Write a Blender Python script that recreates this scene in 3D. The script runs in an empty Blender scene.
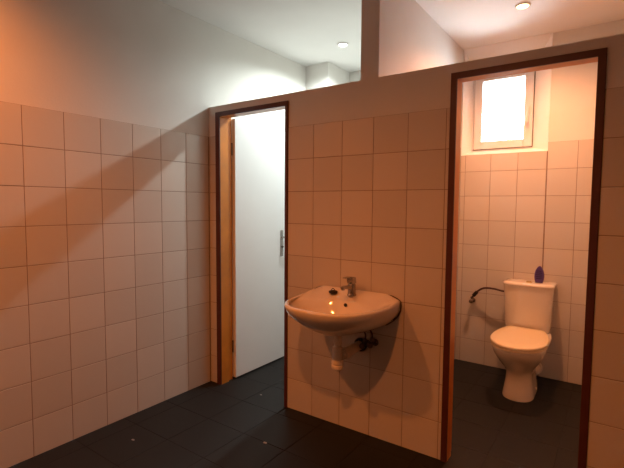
import bpy, bmesh, math, random
from mathutils import Vector, Matrix
random.seed(7)
sc = bpy.context.scene
COL = sc.collection
PI = math.pi

# ------------------------------------------------------------------ materials
def new_mat(name):
    m = bpy.data.materials.new(name); m.use_nodes = True
    return m, m.node_tree.nodes, m.node_tree.links, m.node_tree.nodes['Principled BSDF']

def surf(name, col, rough=.5, var=.06, nscale=6, bump=0.0, bscale=60, metal=0.0, coat=0.0, rvar=0.0, detail=4, spec=.5):
    m, N, L, b = new_mat(name)
    b.inputs['Roughness'].default_value = rough
    b.inputs['Metallic'].default_value = metal
    b.inputs['Coat Weight'].default_value = coat
    b.inputs['Coat Roughness'].default_value = .08
    b.inputs['Specular IOR Level'].default_value = spec
    tc = N.new('ShaderNodeTexCoord')
    nz = N.new('ShaderNodeTexNoise'); nz.inputs['Scale'].default_value = nscale; nz.inputs['Detail'].default_value = detail
    L.new(tc.outputs['Object'], nz.inputs['Vector'])
    r = N.new('ShaderNodeValToRGB')
    r.color_ramp.elements[0].position = .3; r.color_ramp.elements[1].position = .7
    r.color_ramp.elements[0].color = [c*(1-var) for c in col]+[1]
    r.color_ramp.elements[1].color = [min(1, c*(1+var)) for c in col]+[1]
    L.new(nz.outputs['Fac'], r.inputs['Fac']); L.new(r.outputs['Color'], b.inputs['Base Color'])
    if rvar:
        mr = N.new('ShaderNodeMapRange')
        mr.inputs['To Min'].default_value = max(0, rough-rvar); mr.inputs['To Max'].default_value = rough+rvar
        L.new(nz.outputs['Fac'], mr.inputs['Value']); L.new(mr.outputs['Result'], b.inputs['Roughness'])
    if bump:
        n2 = N.new('ShaderNodeTexNoise'); n2.inputs['Scale'].default_value = bscale; n2.inputs['Detail'].default_value = 3
        L.new(tc.outputs['Object'], n2.inputs['Vector'])
        bp = N.new('ShaderNodeBump'); bp.inputs['Strength'].default_value = bump; bp.inputs['Distance'].default_value = .002
        L.new(n2.outputs['Fac'], bp.inputs['Height']); L.new(bp.outputs['Normal'], b.inputs['Normal'])
    return m

def tile_mat(name, col, rough=.22):
    # glazed ceramic: a little colour difference from tile to tile, faint waviness in the glaze
    m, N, L, b = new_mat(name)
    at = N.new('ShaderNodeAttribute'); at.attribute_name = 'tile_tone'
    mx = N.new('ShaderNodeMix'); mx.data_type = 'RGBA'
    mx.inputs['A'].default_value = [c*.94 for c in col]+[1]
    mx.inputs['B'].default_value = [min(1, c*1.04) for c in col]+[1]
    L.new(at.outputs['Fac'], mx.inputs['Factor']); L.new(mx.outputs['Result'], b.inputs['Base Color'])
    b.inputs['Roughness'].default_value = rough
    tc = N.new('ShaderNodeTexCoord')
    nz = N.new('ShaderNodeTexNoise'); nz.inputs['Scale'].default_value = 9; nz.inputs['Detail'].default_value = 2
    L.new(tc.outputs['Object'], nz.inputs['Vector'])
    bp = N.new('ShaderNodeBump'); bp.inputs['Strength'].default_value = .25; bp.inputs['Distance'].default_value = .002
    L.new(nz.outputs['Fac'], bp.inputs['Height']); L.new(bp.outputs['Normal'], b.inputs['Normal'])
    return m

def emit_mat(name, col, strength):
    m = bpy.data.materials.new(name); m.use_nodes = True
    N = m.node_tree.nodes; N.clear()
    e = N.new('ShaderNodeEmission'); e.inputs['Color'].default_value = list(col)+[1]; e.inputs['Strength'].default_value = strength
    o = N.new('ShaderNodeOutputMaterial'); m.node_tree.links.new(e.outputs[0], o.inputs[0])
    return m

WARM = (1.0, .255, .048); WARM2 = (1.0, .39, .17); COOL = (.90, 1.0, .985)
M = {}
M['tile'] = tile_mat('glazed_tile', (.62, .575, .52), .24)
M['grout'] = surf('tile_grout', (.27, .19, .145), .9, .12, 20)
M['plaster'] = surf('white_plaster', (.70, .68, .64), .92, .03, 3, .25, 90)
M['ceilp'] = surf('ceiling_paint', (.80, .79, .77), .95, .02, 3, .2, 80)
M['floor'] = tile_mat('slate_tile', (.0095, .0098, .0095), .55)
M['floor'].node_tree.nodes['Principled BSDF'].inputs['Specular IOR Level'].default_value = .3
M['fgrout'] = surf('dark_grout', (.009, .009, .009), .9, .2, 20)
M['casing'] = surf('dark_brown_gloss_paint', (.085, .022, .014), .38, .15, 12)
M['lining'] = surf('orange_brown_varnish', (.62, .20, .018), .32, .18, 5)
M['door'] = surf('white_door_paint', (.82, .83, .83), .4, .015, 4)
M['upvc'] = surf('white_window_plastic', (.74, .75, .77), .3, .01, 4)
M['panel'] = surf('white_reveal_paint', (.86, .87, .88), .6, .02, 4)
M['gasket'] = surf('dark_gasket', (.05, .05, .05), .6)
M['ceramic'] = surf('white_sanitary_ceramic', (.80, .74, .66), .09, .01, 4, coat=.5)
M['seat'] = surf('cream_seat_plastic', (.86, .72, .48), .22, .01, 4)
M['chrome'] = surf('worn_chrome', (.42, .41, .40), .18, .05, 30, metal=1.0, rvar=.06)
M['dchrome'] = surf('tarnished_metal', (.16, .13, .11), .4, .3, 60, metal=.9)
M['black'] = surf('black_rubber', (.012, .010, .010), .5)
M['pipe'] = surf('white_plastic_pipe', (.74, .68, .60), .35, .03, 10)
M['seal'] = surf('dirty_sealant', (.07, .04, .03), .7, .3, 30)
M['hose'] = surf('dark_hose', (.06, .018, .016), .45, .2, 60)
M['purple'] = surf('violet_plastic', (.085, .045, .22), .35, .05, 10)
M['purple_d'] = surf('dark_violet_slot', (.02, .01, .06), .6)
M['brass'] = surf('brass_button', (.55, .38, .12), .25, .05, 20, metal=1.0)
M['ring'] = surf('lamp_ring', (.75, .73, .70), .35, .02, 10)
M['bark'] = surf('bark', (.10, .085, .075), .9, .3, 20)
M['chip'] = surf('grey_chip', (.35, .33, .31), .8)
M['hook'] = surf('cream_plastic', (.85, .78, .62), .3)
m, N, L, b = new_mat('window_glass')          # thin clear pane: passes light straight, mirrors a little
N.remove(b)
tr_ = N.new('ShaderNodeBsdfTransparent'); tr_.inputs['Color'].default_value = (.95, .97, .96, 1)
gl_ = N.new('ShaderNodeBsdfGlossy'); gl_.inputs['Roughness'].default_value = .02
fr_ = N.new('ShaderNodeFresnel'); fr_.inputs['IOR'].default_value = 1.45
mx_ = N.new('ShaderNodeMixShader')
L.new(fr_.outputs[0], mx_.inputs[0]); L.new(tr_.outputs[0], mx_.inputs[1]); L.new(gl_.outputs[0], mx_.inputs[2])
L.new(mx_.outputs[0], [n for n in N if n.type == 'OUTPUT_MATERIAL'][0].inputs['Surface'])
M['glass'] = m
M['lamp_warm'] = emit_mat('warm_lamp', (1, .62, .30), 40)
M['lamp_cool'] = emit_mat('cool_lamp', (.93, 1, 1), 30)

# ------------------------------------------------------------------ helpers
def obj(name, bm, mat, parent=None, smooth=False, auto=None, bevel=0, bseg=2, kind=None, label=None):
    me = bpy.data.meshes.new(name)
    bmesh.ops.recalc_face_normals(bm, faces=bm.faces)
    bm.to_mesh(me); bm.free()
    me.materials.append(mat)
    o = bpy.data.objects.new(name, me); COL.objects.link(o)
    if smooth or bevel:
        for p in me.polygons: p.use_smooth = True
        if not smooth or auto:
            try: me.set_sharp_from_angle(angle=math.radians(auto or 35))
            except Exception: pass
    if bevel:
        md = o.modifiers.new('bevel', 'BEVEL'); md.width = bevel; md.segments = bseg; md.limit_method = 'ANGLE'; md.angle_limit = math.radians(30)
        md.harden_normals = True
    if parent:
        o.parent = parent
        o.matrix_parent_inverse = world_of(parent).inverted()
    if kind: o['kind'] = kind
    if label: o['label'] = label
    return o

def world_of(o):
    m = Matrix.LocRotScale(o.location, o.rotation_euler, o.scale)
    if o.parent: m = world_of(o.parent) @ o.matrix_parent_inverse @ m
    return m

def thing(name, label, cat, loc, group=None):
    o = bpy.data.objects.new(name, None); COL.objects.link(o); o.location = loc
    o.empty_display_size = .05
    o['label'] = label; o['category'] = cat
    if group: o['group'] = group
    return o

def box(bm, x0, x1, y0, y1, z0, z1):
    v = [bm.verts.new((x, y, z)) for z in (z0, z1) for x, y in ((x0, y0), (x1, y0), (x1, y1), (x0, y1))]
    for f in ((0, 1, 2, 3), (4, 5, 6, 7), (0, 1, 5, 4), (1, 2, 6, 5), (2, 3, 7, 6), (3, 0, 4, 7)):
        bm.faces.new([v[i] for i in f])
    return v

def BM(): return bmesh.new()

def boxo(name, b6, mat, parent=None, bevel=0, **k):
    bm = BM(); box(bm, *b6); return obj(name, bm, mat, parent, bevel=bevel, **k)

def struct(name, bm, mat, **k):
    return obj(name, bm, mat, kind='structure', **k)

def cyl(bm, p0, p1, r0, r1=None, n=24, cap=True):
    return tube(bm, [p0, p1], [r0, r0 if r1 is None else r1], n, cap)

def tube(bm, pts, rad, n=16, cap=True):
    pts = [Vector(p) for p in pts]
    if not hasattr(rad, '__len__'): rad = [rad]*len(pts)
    d0 = (pts[1]-pts[0]).normalized()
    ref = Vector((0, 0, 1)) if abs(d0.z) < .9 else Vector((1, 0, 0))
    a = d0.cross(ref).normalized(); rings = []
    for i, p in enumerate(pts):
        if i == 0: d = d0
        elif i == len(pts)-1: d = (pts[i]-pts[i-1]).normalized()
        else:
            d = ((pts[i+1]-pts[i]).normalized()+(pts[i]-pts[i-1]).normalized())
            d = d.normalized() if d.length > 1e-6 else (pts[i+1]-pts[i]).normalized()
        a = (a-d*a.dot(d)).normalized(); c = d.cross(a)
        rings.append([bm.verts.new(p+(a*math.cos(2*PI*k/n)+c*math.sin(2*PI*k/n))*rad[i]) for k in range(n)])
    for A, B in zip(rings, rings[1:]):
        for k in range(n): bm.faces.new((A[k], A[(k+1) % n], B[(k+1) % n], B[k]))
    if cap: bm.faces.new(rings[0]); bm.faces.new(rings[-1])
    return rings

def lathe(bm, prof, c, axis='z', n=32, capend=True):
    """prof: list of (r, h) along an axis through c"""
    c = Vector(c); rings = []
    for r, h in prof:
        R = []
        for k in range(n):
            t = 2*PI*k/n; u, w = r*math.cos(t), r*math.sin(t)
            R.append(bm.verts.new(c+{'z': Vector((u, w, h)), 'y': Vector((u, h, w)), 'x': Vector((h, u, w))}[axis]))
        rings.append(R)
    for A, B in zip(rings, rings[1:]):
        for k in range(n): bm.faces.new((A[k], A[(k+1) % n], B[(k+1) % n], B[k]))
    if capend: bm.faces.new(rings[0]); bm.faces.new(rings[-1])

def loft(bm, rings, cap0=True, cap1=True):
    V = [[bm.verts.new(p) for p in R] for R in rings]
    n = len(V[0])
    for A, B in zip(V, V[1:]):
        for k in range(n): bm.faces.new((A[k], A[(k+1) % n], B[(k+1) % n], B[k]))
    if cap0: bm.faces.new(V[0])
    if cap1: bm.faces.new(V[-1])

def spline(pts, n=8):
    P = [Vector(p) for p in pts]; P = [P[0]*2-P[1]]+P+[P[-1]*2-P[-2]]; out = []
    for i in range(1, len(P)-2):
        for k in range(n):
            t = k/n
            out.append(.5*((2*P[i])+(P[i+1]-P[i-1])*t+(2*P[i-1]-5*P[i]+4*P[i+1]-P[i+2])*t*t+(3*P[i]-P[i-1]-3*P[i+1]+P[i+2])*t**3))
    out.append(P[-2]); return out

def prism(bm, poly, y0, y1):
    """poly in (x, z), extruded along y"""
    A = [bm.verts.new((x, y0, z)) for x, z in poly]; B = [bm.verts.new((x, y1, z)) for x, z in poly]
    bm.faces.new(A); bm.faces.new(B); n = len(poly)
    for k in range(n): bm.faces.new((A[k], A[(k+1) % n], B[(k+1) % n], B[k]))

def tiling(name, parent, mat, gmat, frame, ulines, vlines, rects, gap=.003, depth=.006, tilt=.0004, rnd=None):
    """frame(u, v, h) -> point; h = 0 is the tile face, negative goes into the wall"""
    rnd = rnd or random.Random(len(name)*31+int(ulines[0]*997))
    bm = BM(); tone = bm.faces.layers.float.new('tt'); tones = []
    for u0, u1 in zip(ulines, ulines[1:]):
        for v0, v1 in zip(vlines, vlines[1:]):
            tn = rnd.random(); ta, tb = rnd.uniform(-tilt, tilt), rnd.uniform(-tilt, tilt)
            for (a0, a1, b0, b1) in rects:
                c0, c1, d0, d1 = max(u0, a0), min(u1, a1), max(v0, b0), min(v1, b1)
                if c1-c0 < .012 or d1-d0 < .012: continue
                c0 += gap/2; c1 -= gap/2; d0 += gap/2; d1 -= gap/2
                cu, cv = (u0+u1)/2, (v0+v1)/2
                def P(u, v, h): return bm.verts.new(frame(u, v, h+ta*(u-cu)/.1+tb*(v-cv)/.1))
                i = .0013
                q = [(c0, d0), (c1, d0), (c1, d1), (c0, d1)]
                s = [(1, 1), (-1, 1), (-1, -1), (1, -1)]
                R0 = [P(u, v, -depth) for u, v in q]; R1 = [P(u, v, -.0012) for u, v in q]
                R2 = [P(u+i*.4*a, v+i*.4*b2, -.0003) for (u, v), (a, b2) in zip(q, s)]
                R3 = [P(u+i*1.6*a, v+i*1.6*b2, 0) for (u, v), (a, b2) in zip(q, s)]
                fs = [bm.faces.new(R3)]
                for A, B in ((R0, R1), (R1, R2), (R2, R3)):
                    for k in range(4): fs.append(bm.faces.new((A[k], A[(k+1) % 4], B[(k+1) % 4], B[k])))
                tones += [tn]*len(fs)
    bm.faces.layers.float.remove(tone)
    o = obj(name, bm, mat, parent)
    at = o.data.attributes.new('tile_tone', 'FLOAT', 'FACE')
    for k, v in enumerate(tones): at.data[k].value = v
    bm = BM()
    for (a0, a1, b0, b1) in rects:
        A = [bm.verts.new(frame(u, v, -.0022)) for u, v in ((a0, b0), (a1, b0), (a1, b1), (a0, b1))]
        B = [bm.verts.new(frame(u, v, -depth+.0002)) for u, v in ((a0, b0), (a1, b0), (a1, b1), (a0, b1))]
        bm.faces.new(A); bm.faces.new(B)
        for k in range(4): bm.faces.new((A[k], A[(k+1) % 4], B[(k+1) % 4], B[k]))
    obj('grout', bm, gmat, parent)
    return o

def seq(a, t, lo, hi):
    k0 = math.floor((lo-a)/t); out = []
    while a+k0*t < hi+t: out.append(a+k0*t); k0 += 1
    return out

# ------------------------------------------------------------------ dimensions
H = 2.6; T = .2; PT = 2.01; PB = .12          # ceiling, tile, partition top, partition back face
XR = 3.9; YB = -3.9; YR = 1.553               # right wall, wall behind the camera, outer wall
DV0, DV1 = 1.226, 1.337                       # dividing wall
TXR = 2.62                                    # toilet cubicle right wall
A1, B1 = .070, .722                           # left doorway, outer frame edges
A2, B2 = 1.7335, 2.366                        # right doorway
DH = 1.964
rows = [k*T for k in range(0, 10)]
e = .006

# floor
bm = BM(); box(bm, -.12, XR+.12, YB-.12, YR+.3, -.12, -.006)
fl = struct('floor', bm, M['fgrout'])
tiling('floor_tiles', fl, M['floor'], M['fgrout'], lambda u, v, h: (u, v, h), seq(.12, .3, 0, XR), seq(-.1, .3, YB, YR),
       [(0, XR, YB, YR)], gap=.0025, tilt=.0002)
# ceiling
bm = BM(); box(bm, -.12, XR+.12, YB-.12, YR+.3, H, H+.12); struct('ceiling', bm, M['ceilp'])

# left wall, runs through to the outer wall
bm = BM(); box(bm, -.12, -e, YB-.12, YR+.3, 0, H); wl = struct('wall_left', bm, M['plaster'])
tiling('wall_tiles', wl, M['tile'], M['grout'], lambda u, v, h: (h, u, v), seq(-.2066, T, YB, 0)[:-1] if False else [y for y in seq(-.2066, T, YB, .0)], rows,
       [(YB, 0, 0, 1.8)])
# right wall and the wall behind the camera
bm = BM(); box(bm, XR+e, XR+.12, YB-.12, YR+.3, 0, H); wr = struct('wall_right', bm, M['plaster'])
tiling('wall_tiles', wr, M['tile'], M['grout'], lambda u, v, h: (XR-h, u, v), seq(-.1, T, YB, 0), rows, [(YB, 0, 0, 1.8)])
bm = BM(); box(bm, 0, XR, YB-.12, YB-e, 0, H); wb = struct('wall_back', bm, M['plaster'])
tiling('wall_tiles', wb, M['tile'], M['grout'], lambda u, v, h: (u, YB+h, v), seq(.1, T, 0, XR), rows, [(0, XR, 0, 1.8)])

# partition with its two doorways and the pier that runs up to the ceiling
poly = [(-e, 0), (A1, 0), (A1, DH), (B1, DH), (B1, 0), (A2, 0), (A2, DH), (B2, DH), (B2, 0), (XR+e, 0), (XR+e, PT),
        (DV1, PT), (DV1, H), (DV0, H), (DV0, PT), (-e, PT)]
bm = BM(); prism(bm, poly, e, PB); wp = struct('wall_partition', bm, M['plaster'])
tiling('wall_tiles', wp, M['tile'], M['grout'], lambda u, v, h: (u, -h, v), seq(.9153, T, 0, XR), rows,
       [(0, A1, 0, 1.8), (B1, A2, 0, 1.8), (B2, XR, 0, 1.8)])
# dividing wall
bm = BM(); box(bm, DV0, DV1-e, PB, YR+e, 0, H); wd = struct('wall_divider', bm, M['plaster'])
tiling('wall_tiles', wd, M['tile'], M['grout'], lambda u, v, h: (DV1+h, u, v), seq(.1, T, PB, YR), rows, [(PB, YR, 0, 1.8)])
# cubicle right wall
bm = BM(); box(bm, TXR+e, TXR+.1, PB, YR+e, 0, H); wc = struct('wall_cubicle', bm, M['plaster'])
tiling('wall_tiles', wc, M['tile'], M['grout'], lambda u, v, h: (TXR-h, u, v), seq(.1, T, PB, YR), rows, [(PB, YR, 0, 1.8)])
# outer wall with the window hole
WX0, WX1, WZ0, WZ1 = 1.380, 1.862, 1.770, 2.43
PX1 = 1.981; PZ0 = 1.735; YW = 1.675
bm = BM()
box(bm, -e, DV1-e, YR+e, YR+.3, 0, H); box(bm, PX1, XR+e, YR+e, YR+.3, 0, H)
box(bm, DV1-e, PX1, YR+e, YR+.3, 0, PZ0)
wo = struct('wall_outer', bm, M['plaster'])
tiling('wall_tiles', wo, M['tile'], M['grout'], lambda u, v, h: (u, YR-h, v), seq(1.575, T, DV1, TXR), rows,
       [(DV1, PX1, 0, PZ0), (PX1, TXR, 0, 1.8)])
# boxed duct in the corner of the left room
bm = BM(); box(bm, -e, .245, 1.185, YR+e, 0, H); struct('wall_duct', bm, M['plaster'])
# white painted reveal, splayed towards the room on all four sides
bm = BM()
def rr(x0, x1, z0, z1, y): return [(x0, y, z0), (x1, y, z0), (x1, y, z1), (x0, y, z1)]
Q = [rr(DV1, PX1, PZ0, H, YR+.3), rr(DV1, PX1, PZ0, H, YR), rr(DV1+.004, PX1-.004, PZ0+.004, H-.004, YR),
     rr(WX0+.01, WX1-.01, WZ0+.01, WZ1-.01, YW), rr(WX0+.01, WX1-.01, WZ0+.01, WZ1-.01, YR+.3)]
V = [[bm.verts.new(p_) for p_ in r_] for r_ in Q]
for A, B in zip(V, V[1:]+V[:1]):
    for k in range(4): bm.faces.new((A[k], A[(k+1) % 4], B[(k+1) % 4], B[k]))
struct('trim_1', bm, M['panel'])

# ------------------------------------------------------------------ window
def ring_frame(bm, x0, x1, z0, z1, w, ya, yb):
    box(bm, x0, x0+w, ya, yb, z0, z1); box(bm, x1-w, x1, ya, yb, z0, z1)
    box(bm, x0+w, x1-w, ya, yb, z0, z0+w); box(bm, x0+w, x1-w, ya, yb, z1-w, z1)
wn = bpy.data.objects.new('window_1', None); COL.objects.link(wn); wn.location = (1.62, YW, 1.77); wn['kind'] = 'structure'
bm = BM(); ring_frame(bm, WX0, WX1, WZ0, WZ1, .034, YW-.004, YW+.065); obj('window_frame', bm, M['upvc'], wn, bevel=.003)
SX0, SX1, SZ0, SZ1 = WX0+.026, WX1-.010, WZ0+.022, WZ1-.022
bm = BM(); ring_frame(bm, SX0-.004, SX1+.005, SZ0-.004, SZ1+.004, .009, YW-.008, YW-.002); obj('gasket', bm, M['gasket'], wn)
bm = BM(); ring_frame(bm, SX0, SX1, SZ0, SZ1, .064, YW-.022, YW+.045); sa = obj('window_sash', bm, M['upvc'], wn, bevel=.005)
boxo('pane', (SX0+.06, SX1-.06, YW+.008, YW+.014, SZ0+.06, SZ1-.06), M['glass'], wn)
hx = SX1-.030
bm = BM(); box(bm, hx-.012, hx+.012, YW-.029, YW-.022, 2.04, 2.11); hp = obj('handle_plate', bm, M['upvc'], wn, bevel=.003)
bm = BM(); tube(bm, [(hx, YW-.029, 2.085), (hx, YW-.062, 2.085)], .008, 12)
box(bm, hx-.008, hx+.008, YW-.072, YW-.060, 1.975, 2.095); obj('window_handle', bm, M['upvc'], wn, bevel=.003)
# outer sill
boxo('window_sill', (1.39, 1.852, YW+.066, YR+.34, 1.782, 1.792), M['upvc'], wn)

# ------------------------------------------------------------------ doorways
def doorway(name, x0, x1, wl, wr_):
    root = bpy.data.objects.new(name, None); COL.objects.link(root); root.location = ((x0+x1)/2, PB/2, 0); root['kind'] = 'structure'
    # casing: dark front edge, an inverted U
    def U(a, b, top, d):
        return [(a, 0), (a+wl-d, 0), (a+wl-d, top-.031+d), (b-wr_+d, top-.031+d), (b-wr_+d, 0), (b, 0), (b, top), (a, top)]
    bm = BM(); prism(bm, U(x0, x1, DH, 0), -.006, .004); obj('door_casing', bm, M['casing'], root, bevel=.0015, bseg=1)
    # lining: the jamb and head inside the opening, rebated at the back
    bm = BM(); prism(bm, U(x0, x1, DH, .001), .004, .075); prism(bm, U(x0, x1, DH, .014), .075, PB+.004)
    obj('door_lining', bm, M['lining'], root, label='orange brown inner lining')
    return root
d1 = doorway('door_1', A1, B1, .042, .023)
d2 = doorway('door_2', A2, B2, .031, .031)
# leaf, swung right back against the left wall
LX0, LX1, LY0, LY1 = .086, .124, .135, .795
lf = boxo('door_leaf', (LX0, LX1, LY0, LY1, .012, 1.938), M['door'], d1, bevel=.002, label='plain white door leaf standing open')
for z in (.25, 1.72):
    bm = BM(); cyl(bm, (.098, .128, z-.045), (.098, .128, z+.045), .0065, n=12); obj('hinge', bm, M['dchrome'], d1)
bm = BM(); box(bm, LX1, LX1+.006, .660, .692, .885, 1.105); hp = obj('handle_plate', bm, M['chrome'], d1, bevel=.003)
bm = BM(); tube(bm, spline([(LX1+.006, .676, 1.045), (LX1+.045, .676, 1.045), (LX1+.055, .69, 1.045), (LX1+.055, .74, 1.043), (LX1+.053, .78, 1.040)], 5), .0085, 12)
obj('door_handle', bm, M['chrome'], d1, smooth=True, auto=50, label='chrome lever handle')
bm = BM(); lathe(bm, [(.007, 0), (.007, .012), (.004, .014)], (LX1+.006, .676, .965), 'x', 14); obj('keyhole', bm, M['dchrome'], d1)

# ------------------------------------------------------------------ wash basin
CX = 1.212
def radial(inside, c, n):
    out = []
    for k in range(n):
        t = 2*PI*k/n; d = (math.cos(t), math.sin(t)); lo, hi = 0, 1.0
        for _ in range(30):
            m_ = (lo+hi)/2
            if inside(c[0]+d[0]*m_, c[1]+d[1]*m_): lo = m_
            else: hi = m_
        out.append((c[0]+d[0]*lo, c[1]+d[1]*lo))
    return out
def dshape(hw, d, p, back=0.0): return lambda x, y: y <= -back and (abs(x)/hw)**p+(max(0, -y)/d)**p <= 1
def ell(hw, hd, cy, p=2.2): return lambda x, y: (abs(x)/hw)**p+(abs(y-cy)/hd)**p <= 1
def sst(a, b, x):
    t = max(0, min(1, (x-a)/(b-a))); return t*t*(3-2*t)
NB = 96; bc = (0, -.19)
def rimz(x, y): return .797+.040*sst(-.13, -.015, y)*(1-.8*sst(.19, .300, abs(x)))
GAPY = -.0035
def brow(f, zf, c=bc):
    return [(CX+x, y+GAPY, zf(x, y)) for x, y in radial(f, c, NB)]
R = []
cst = lambda z: (lambda x, y: z)
R.append(brow(dshape(.03, .225, 2, .15), cst(.620)))
R.append(brow(dshape(.075, .255, 2, .02), cst(.624)))
R.append(brow(dshape(.15, .300, 2.1), cst(.643)))
R.append(brow(dshape(.205, .345, 2.2), cst(.664)))
R.append(brow(dshape(.243, .387, 2.4), cst(.692)))
R.append(brow(dshape(.268, .420, 2.6), cst(.724)))
R.append(brow(dshape(.282, .443, 2.8), cst(.755)))
R.append(brow(dshape(.287, .456, 2.9), lambda x, y: rimz(x, y)-.012))
R.append(brow(dshape(.286, .455, 2.9, .001), lambda x, y: rimz(x, y)-.004))
R.append(brow(dshape(.280, .448, 2.9, .005), lambda x, y: rimz(x, y)+.001))
R.append(brow(dshape(.270, .437, 2.9, .010), lambda x, y: rimz(x, y)+.001))
R.append(brow(dshape(.262, .429, 2.8, .05), lambda x, y: rimz(x, y)-.004))
R.append(brow(ell(.250, .168, -.262, 2.5), lambda x, y: rimz(x, y)-.012, (0, -.255)))
R.append(brow(ell(.238, .158, -.262, 2.4), cst(.778), (0, -.255)))
R.append(brow(ell(.215, .140, -.260, 2.3), cst(.745), (0, -.25)))
R.append(brow(ell(.175, .115, -.255, 2.2), cst(.705), (0, -.25)))
R.append(brow(ell(.115, .080, -.245, 2), cst(.675), (0, -.24)))
R.append(brow(ell(.05, .045, -.235, 2), cst(.662), (0, -.235)))
R.append(brow(ell(.024, .024, -.235, 2), cst(.658), (0, -.235)))
wbn = thing('washbasin', 'white ceramic washbasin with chrome tap mounted on the tiled partition between the two doorways', 'washbasin', (CX, 0, .6))
bm = BM(); loft(bm, R); obj('basin', bm, M['ceramic'], wbn, smooth=True)
# dark joint between the basin and the tiles
f = dshape(.294, .45, 1)
bm = BM()
prof = []
half = [(0, .837), (.10, .837), (.18, .836), (.235, .829), (.262, .819), (.279, .8095), (.2870, .800), (.2893, .775), (.2875, .751), (.274, .721), (.247, .690), (.21, .663), (.155, .640), (.08, .622), (0, .618)]
prof = [(CX+x, z) for x, z in half]+[(CX-x, z) for x, z in half[-2:0:-1]]
prism(bm, prof, -.0045, -.0003); obj('sealant', bm, M['seal'], wbn, label='dark joint behind the basin')
bm = BM(); lathe(bm, [(.010, 0), (.010, .004), (.006, .0045)], (CX+.010, -.122, .768), 'y', 20)
oh = obj('overflow_hole', bm, M['black'], wbn)
bm = BM(); lathe(bm, [(.022, 0), (.022, .003), (.012, .004), (.010, .001)], (CX, -.2385, .659), 'z', 24); obj('drain', bm, M['chrome'], wbn)
# mixer tap
tz = .816
bm = BM(); TX, TY = CX+.020, -.070
lathe(bm, [(.026, 0), (.026, .006), (.0225, .010), (.0215, .045), (.0225, .062), (.0205, .066)], (TX, TY, tz-.002), 'z', 28)
fc = obj('faucet', bm, M['chrome'], wbn, smooth=True, auto=40)
bm = BM()
loft(bm, [[(TX+s*w, y, z+q*h) for s, q in ((-1, -1), (1, -1), (1, 1), (-1, 1))] for w, h, y, z in
          ((.013, .012, TY, tz+.044), (.013, .011, TY-.04, tz+.051), (.011, .009, TY-.08, tz+.056), (.010, .008, TY-.108, tz+.055))])
cyl(bm, (TX, TY-.096, tz+.056), (TX, TY-.096, tz+.042), .010, n=16)
obj('spout', bm, M['chrome'], fc, bevel=.004)
bm = BM()
loft(bm, [[(TX+s*w, y+q*d-.25*(z-tz-.064), z) for s, q in ((-1, -1), (1, -1), (1, 1), (-1, 1))] for w, d, y, z in
          ((.019, .020, TY, tz+.066), (.0195, .021, TY, tz+.085), (.018, .020, TY+.004, tz+.102))])
loft(bm, [[(TX+s*w, y, z+q*h) for s, q in ((-1, -1), (1, -1), (1, 1), (-1, 1))] for w, h, y, z in
          ((.016, .004, TY+.005, tz+.100), (.013, .0035, TY-.04, tz+.107), (.010, .003, TY-.088, tz+.108))])
obj('lever', bm, M['chrome'], fc, bevel=.003)
# bottle trap and wall pipe
by = -.215; bx = CX+.020
bm = BM()
lathe(bm, [(.020, .640), (.020, .60), (.023, .598), (.023, .578), (.018, .575), (.018, .560)], (bx, by, 0), 'z', 24)
tr = obj('drain_trap', bm, M['pipe'], wbn, smooth=True, auto=30)
bm = BM()
lathe(bm, [(.020, .566), (.026, .560), (.028, .545), (.028, .488)], (bx, by, 0), 'z', 28)
obj('trap_bottle', bm, M['pipe'], tr, smooth=True, auto=30)
bm = BM(); lathe(bm, [(.031, .492), (.032, .484), (.032, .472), (.029, .470), (.029, .465), (.032, .462), (.032, .446), (.026, .438), (.012, .436)], (bx, by, 0), 'z', 28)
obj('trap_cap', bm, M['pipe'], tr, smooth=True, auto=30)
bm = BM(); tube(bm, [(bx+.02, by+.01, .520), (bx+.028, by+.04, .520), (CX+.045, -.03, .522), (CX+.048, -.003, .522)], [.024, .025, .026, .026], 20)
obj('waste_arm', bm, M['pipe'], tr, smooth=True, auto=40)
bm = BM(); tube(bm, [(bx+.023, by+.02, .520), (bx+.029, by+.055, .520)], .032, 20); obj('union_nut', bm, M['pipe'], tr, smooth=True, auto=40)
bm = BM(); lathe(bm, [(.027, 0), (.038, 0), (.040, -.012), (.034, -.026), (.027, -.026)], (CX+.048, -.001, .524), 'y', 24, capend=False)
obj('rubber_seal', bm, M['black'], tr, smooth=True, auto=40)

# angle valves under the basin, each with its hose
def angle_valve(name, x, z, label, y=0.0, s=1, mat='dchrome', hose=None, hmat='hose', hlabel=None, hr=.005):
    t = thing(name, label, 'valve', (x, y, z), 'angle valves')
    bm = BM(); lathe(bm, [(.020, 0), (.020, -.004), (.013, -.010)], (x, y, z), 'y', 20); obj('rosette', bm, M[mat], t, smooth=True, auto=40)
    bm = BM(); cyl(bm, (x, y-.008, z), (x, y-.055, z), .010, n=16); cyl(bm, (x, y-.036, z-.002), (x, y-.036, z+.026), .008, n=14)
    lathe(bm, [(.013, .020), (.013, .034)], (x, y-.036, z), 'z', 6); obj('valve_body', bm, M[mat], t)
    bm = BM(); lathe(bm, [(.011, 0), (.016, -.004), (.017, -.018), (.012, -.022)], (x, y-.052, z), 'y', 8); obj('valve_knob', bm, M[mat], t)
    if hose:
        bm = BM(); tube(bm, spline(hose, 8), hr, 12); obj('hose', bm, M[hmat], t, smooth=True, auto=60, label=hlabel)
    return t
angle_valve('angle_valve', CX+.088, .538, 'dark metal angle valve on the tiles under the washbasin, nearer the white drain pipe', y=-.0005,
            hose=[(CX+.092, -.0365, .570), (CX+.092, -.037, .60), (CX+.08, -.045, .622), (CX+.06, -.050, .640)])
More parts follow.
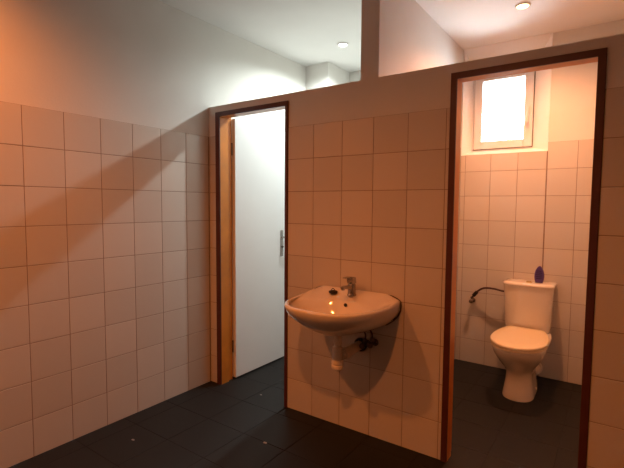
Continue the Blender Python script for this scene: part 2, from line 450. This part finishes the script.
angle_valve('angle_valve', CX+.137, .552, 'dark metal angle valve on the tiles under the washbasin, farther right', y=-.0005,
            hose=[(CX+.135, -.0365, .584), (CX+.132, -.037, .61), (CX+.12, -.045, .638), (CX+.10, -.050, .656)])

# plug lying on the basin rim
px_, py_ = CX-.098, -.078
pz = .8135
t = thing('sink_plug', 'black rubber sink plug lying on the back rim of the washbasin left of the tap', 'plug', (px_, py_, pz))
bm = BM(); lathe(bm, [(.018, 0), (.024, .003), (.026, .012), (.020, .016), (.006, .017)], (px_, py_, pz), 'z', 24); obj('plug_body', bm, M['black'], t, smooth=True, auto=40)
bm = BM()
tube(bm, [(px_+.010*math.cos(a), py_, pz+.018+.010*math.sin(a)) for a in [PI*k/10 for k in range(11)]], .0022, 8); obj('pull_ring', bm, M['black'], t)

# ------------------------------------------------------------------ toilet
tx = 1.915
to = thing('toilet', 'white toilet with closed cream lid and tall cistern standing on the dark cubicle floor', 'toilet', (tx, 1.2, 0))
def egg(hw, yf, yw, yb, p=2.0, pb=2.6, hb=None):
    """front half ellipse to yf, widest at yw, squarer behind to yb"""
    def f(x, y):
        if y < yw: return (abs(x)/hw)**p+((yw-y)/(yw-yf))**p <= 1
        return (abs(x)/hw)**pb+((y-yw)/(yb-yw))**pb <= 1
    return f
NT = 72
def trow(f, z, c=(0, 1.15)): return [(tx+x, y, z) for x, y in radial(lambda a, b_: f(a, b_), c, NT)]
ZS = -.013
R = [trow(egg(.100, .975, 1.10, 1.40, 2.2, 4), .000), trow(egg(.101, .972, 1.10, 1.40, 2.2, 4), .012),
     trow(egg(.094, .985, 1.10, 1.40, 2.2, 4), .05), trow(egg(.084, 1.000, 1.10, 1.40, 2.1, 4), .12), trow(egg(.082, .998, 1.10, 1.40, 2.1, 4), .17),
     trow(egg(.092, .970, 1.09, 1.41, 2.1, 4), .205), trow(egg(.118, .925, 1.08, 1.43, 2.1, 4), .245),
     trow(egg(.145, .875, 1.07, 1.46, 2.1, 4), .29), trow(egg(.162, .836, 1.06, 1.50, 2.1, 4), .328),
     trow(egg(.170, .815, 1.06, 1.53, 2.1, 4), .364), trow(egg(.172, .811, 1.06, 1.535, 2.1, 4), .377), trow(egg(.168, .815, 1.06, 1.532, 2.1, 4), .382)]
bm = BM(); loft(bm, R); obj('toilet_bowl', bm, M['ceramic'], to, smooth=True, auto=50)
def lidf(hw, yf, yb, hb):
    def f(x, y):
        x = abs(x)
        if y > yb: return False
        if y < 1.05: return (x/hw)**2.15+((1.05-y)/(1.05-yf))**2.15 <= 1
        k = (y-1.05)/(yb-1.05)
        return x <= hw+(hb-hw)*(k**2.0)
    return f
bm = BM(); loft(bm, [trow(lidf(a*.174, 1.05-(1.05-.800)*a, 1.325, .118*a), z+ZS) for a, z in ((.97, .396), (1.0, .399), (1.0, .408), (.985, .411))])
obj('toilet_seat', bm, M['seat'], to, smooth=True, auto=40)
bm = BM(); loft(bm, [trow(lidf(a*.178, 1.05-(1.05-.794)*a, 1.335-.01*(1-a)*10, .120*a), z+ZS) for a, z in ((.965, .4135), (.995, .415), (1.0, .420), (1.0, .428), (.985, .433), (.95, .436), (.7, .438), (.3, .4385))])
obj('toilet_lid', bm, M['seat'], to, smooth=True, auto=60, label='closed cream lid')
for s in (-1, 1):
    bm = BM(); cyl(bm, (tx+s*.075-.018, 1.342, .400), (tx+s*.075+.018, 1.342, .400), .012, n=16); obj('lid_hinge', bm, M['seat'], to)
# cistern
def rrect(x0, x1, yf, yb, bulge, r=.03, n=NT):
    cx_, hw = (x0+x1)/2, (x1-x0)/2
    def f(x, y):
        if y > yb: return False
        front = yf+bulge*(abs(x-cx_)/hw)**2.4
        if abs(x-cx_) > hw: return False
        if y < front: return False
        dx = abs(x-cx_)-(hw-r)
        if dx > 0:
            if y < front+r and (dx*dx+(front+r-y)**2) > r*r: return False
        return True
    return [(x, y) for x, y in radial(f, (cx_, 1.46), n)]
def crow(x0, x1, yf, z, b_=.028): return [(x, y, z) for x, y in rrect(x0, x1, yf, 1.546, b_)]
bm = BM(); loft(bm, [crow(1.757, 2.055, 1.372, .386), crow(1.752, 2.060, 1.366, .394), crow(1.748, 2.064, 1.362, .45), crow(1.741, 2.070, 1.358, .60), crow(1.736, 2.074, 1.355, .722)])
cs = obj('cistern', bm, M['ceramic'], to, smooth=True, auto=40)
bm = BM(); loft(bm, [crow(1.732, 2.078, 1.350, .7225), crow(1.730, 2.080, 1.347, .728), crow(1.731, 2.079, 1.349, .740), crow(1.738, 2.072, 1.357, .746), crow(1.80, 2.02, 1.40, .7475)])
obj('cistern_lid', bm, M['ceramic'], cs, smooth=True, auto=60)
bm = BM(); lathe(bm, [(.022, 0), (.022, .004), (.018, .007), (.005, .008)], (tx-.008, 1.435, .7475), 'z', 24); obj('flush_button', bm, M['brass'], cs, smooth=True, auto=40, label='brass coloured flush button')
# waste pipe into the wall, bolt cap
bm = BM(); tube(bm, [(tx+.01, 1.37, .085), (tx+.045, 1.46, .080), (tx+.05, 1.549, .080)], [.042, .042, .042], 24); obj('waste_pipe', bm, M['pipe'], to, smooth=True, auto=50)
bm = BM(); tube(bm, [(tx+.048, 1.49, .080), (tx+.0485, 1.505, .080)], .050, 24); obj('pipe_collar', bm, M['pipe'], to, smooth=True, auto=50)
for s in (-1, 1):
    bm = BM(); lathe(bm, [(.010, -.004), (.010, .004), (.006, .008)], (tx+s*.094, 1.20, .035), 'x', 14)
    if s < 0: bmesh.ops.scale(bm, vec=(-1, 1, 1), space=Matrix.Translation((-(tx-.094), 0, 0)), verts=bm.verts)
    obj('bolt_cap', bm, M['hook'], to)

# stop valve and hose to the cistern
angle_valve('angle_valve', 1.472, .535, 'dark metal angle valve with hose on the tiled cubicle wall left of the toilet', y=YR-.0005,
            hose=[(1.475, 1.5165, .567), (1.492, 1.513, .592), (1.53, 1.50, .632), (1.575, 1.487, .657), (1.64, 1.475, .662), (1.70, 1.470, .655), (1.738, 1.470, .650)],
            hlabel='dark flexible hose running up to the cistern', hr=.008)
# hose nut
v3 = [o for o in bpy.data.objects if o.name.startswith('angle_valve') and o.location.y > 1][0]
bm = BM(); tube(bm, [(1.484, 1.514, .580), (1.512, 1.507, .615)], .015, 8); obj('hose_nut', bm, M['black'], v3)

# violet air freshener on the cistern
ax, ay, az = 1.970, 1.46, .7475
t = thing('air_freshener', 'violet oval air freshener with dark slots standing on the cistern lid', 'air freshener', (ax, ay, az))
bm = BM()
out = []
for k in range(33):
    a = PI*k/32
    out.append((.0335*math.sin(a)**.8*(1.0 if a < PI/2 else 1.0), a))
def ov(s, y):
    pts = []
    zs = [z*1.08 for z in (0, .006, .02, .04, .06, .08, .095, .107, .114, .117)]
    ws = [.024, .027, .0305, .033, .0325, .028, .022, .0145, .008, .002]
    L_ = [(ax-w*s, y, az+.0585+(z-.0585)*(.5+.5*s)) for z, w in zip(zs, ws)]; R_ = [(ax+w*s, y, az+.0585+(z-.0585)*(.5+.5*s)) for z, w in zip(zs, ws)]
    return L_+R_[::-1]
loft(bm, [ov(.86, ay-.017), ov(1, ay-.010), ov(1, ay+.010), ov(.86, ay+.017)])
bmesh.ops.translate(bm, verts=bm.verts, vec=(0, 0, 0))
obj('casing', bm, M['purple'], t, smooth=True, auto=35)
for k, (w, z) in enumerate(((.015, .090), (.019, .076), (.020, .062), (.020, .048), (.018, .034))):
    bm = BM(); box(bm, ax-w, ax+w, ay-.0185, ay-.0165, az+z-.0028, az+z+.0028); obj('slot', bm, M['purple_d'], t)

# little cream hook on the cubicle wall
t = thing('wall_hook', 'small cream plastic hook on the cubicle wall right of the toilet beside the door frame', 'hook', (2.29, YR, .957))
bm = BM(); box(bm, 2.273, 2.303, YR-.006, YR-.0003, .940, .975); obj('hook_plate', bm, M['hook'], t, bevel=.002)
bm = BM(); tube(bm, spline([(2.288, YR-.005, .965), (2.288, YR-.020, .957), (2.288, YR-.032, .950), (2.288, YR-.036, .962)], 5), .005, 10); obj('hook_arm', bm, M['hook'], t, smooth=True)

# plaster chips on the floor
for (x, y, s, lb) in ((.886, -.406, .011, 'small pale chip on the dark floor in front of the partition below the washbasin'),
                      (.268, -.813, .009, 'small pale chip on the dark floor near the left tiled wall'),
                      (.46, .04, .007, 'tiny pale chip on the dark floor in the left doorway')):
    bm = BM(); bmesh.ops.create_icosphere(bm, subdivisions=1, radius=s)
    for v in bm.verts: v.co = Vector((v.co.x*(1.3+.3*random.random())+x, v.co.y*.8+y, max(.0, (v.co.z*.18+s*.16))+.0003))
    o = obj('plaster_chip', bm, M['chip']); o['label'] = lb; o['category'] = 'chip'; o['group'] = 'pale chips on the dark floor'

# ------------------------------------------------------------------ bare tree outside the window
t = thing('bare_tree', 'thin bare tree outside behind the window, washed out by the bright sky', 'tree', (.9, 6.0, -.12))
bm = BM(); tube(bm, spline([(.9, 6, -.12), (.92, 6, 1.2), (.86, 6.02, 2.4)], 5), [.07-.003*k for k in range(11)], 10); tk = obj('trunk', bm, M['bark'], t, smooth=True)
for pts, rr_ in (([(.88, 6, 2.1), (1.0, 6, 2.35), (1.07, 6, 2.60)], .016), ([(1.057, 6, 2.585), (.97, 6, 2.71), (.875, 6, 2.78)], .011), ([(.86, 6, 2.0), (.5, 5.9, 2.15), (.1, 5.9, 2.2)], .02)):
    bm = BM(); q = spline(pts, 5); tube(bm, q, [rr_*(1-.07*k) for k in range(11)], 8); obj('branch', bm, M['bark'], t, smooth=True)

# ------------------------------------------------------------------ ceiling lamps
def downlight(x, y, label, col, mat, watt, cone, blend, tilt=(0, 0)):
    t = thing('ceiling_downlight', label, 'ceiling light', (x, y, H), group='recessed ceiling lights')
    bm = BM(); lathe(bm, [(.034, -.0005), (.046, -.0005), (.046, -.006), (.038, -.012), (.034, -.010)], (x, y, H), 'z', 36, capend=False)
    obj('lamp_ring', bm, M['ring'], t, smooth=True, auto=40)
    bm = BM(); lathe(bm, [(.033, -.001), (.033, -.007), (.012, -.009)], (x, y, H), 'z', 32); obj('lamp_glass', bm, mat, t, smooth=True, auto=40, label='glowing lamp glass')
    ld = bpy.data.lights.new('downlight_beam', 'SPOT'); ld.energy = watt; ld.color = col; ld.spot_size = math.radians(cone); ld.spot_blend = blend; ld.shadow_soft_size = .028
    lo = bpy.data.objects.new('downlight_beam', ld); COL.objects.link(lo); lo.location = (0, 0, -.045); lo.parent = t
    lo.rotation_euler = (tilt[0], tilt[1], 0)
    return t
LW = 1.0
downlight(.576, .888, 'cool white recessed ceiling light glowing above the left room behind the partition', COOL, M['lamp_cool'], 72*LW, 167, .5)
downlight(1.876, .947, 'warm recessed ceiling light glowing above the toilet cubicle', WARM2, M['lamp_warm'], 110*LW, 154, 1.0)
downlight(.47, -1.80, 'warm recessed ceiling light of the wash room near the left wall', WARM, M['lamp_warm'], 86*LW, 164, 1.0)
downlight(1.70, -1.80, 'warm recessed ceiling light of the wash room in front of the washbasin', WARM, M['lamp_warm'], 88*LW, 158, 1.0)

# ------------------------------------------------------------------ sky and camera
w = bpy.data.worlds.new('sky'); sc.world = w; w.use_nodes = True
bg = w.node_tree.nodes['Background']; bg.inputs['Color'].default_value = (.80, .92, 1, 1); bg.inputs['Strength'].default_value = 38.0

p = (2.42785882, -2.17147772, 1.31837653, -.610306522, -.0668684566, .00733739725, 435.68199)
yaw, pitch, roll, fpx = p[3:]
f = Vector((math.sin(yaw)*math.cos(pitch), math.cos(yaw)*math.cos(pitch), math.sin(pitch)))
r = Vector((math.cos(yaw), -math.sin(yaw), 0)); u = r.cross(f)
r2 = r*math.cos(roll)+u*math.sin(roll); u2 = -r*math.sin(roll)+u*math.cos(roll)
cd = bpy.data.cameras.new('camera'); cam = bpy.data.objects.new('camera', cd); COL.objects.link(cam)
mt = Matrix((r2, u2, -f)).transposed().to_4x4(); mt.translation = Vector(p[:3]); cam.matrix_world = mt
cd.sensor_fit = 'HORIZONTAL'; cd.sensor_width = 36; cd.lens = fpx/624*36; cd.clip_start = .02
sc.camera = cam
sc.view_settings.view_transform = 'Standard'; sc.view_settings.look = 'None'
sc.view_settings.gamma = 1; sc.view_settings.use_curve_mapping = False; sc.view_settings.exposure = 0.0
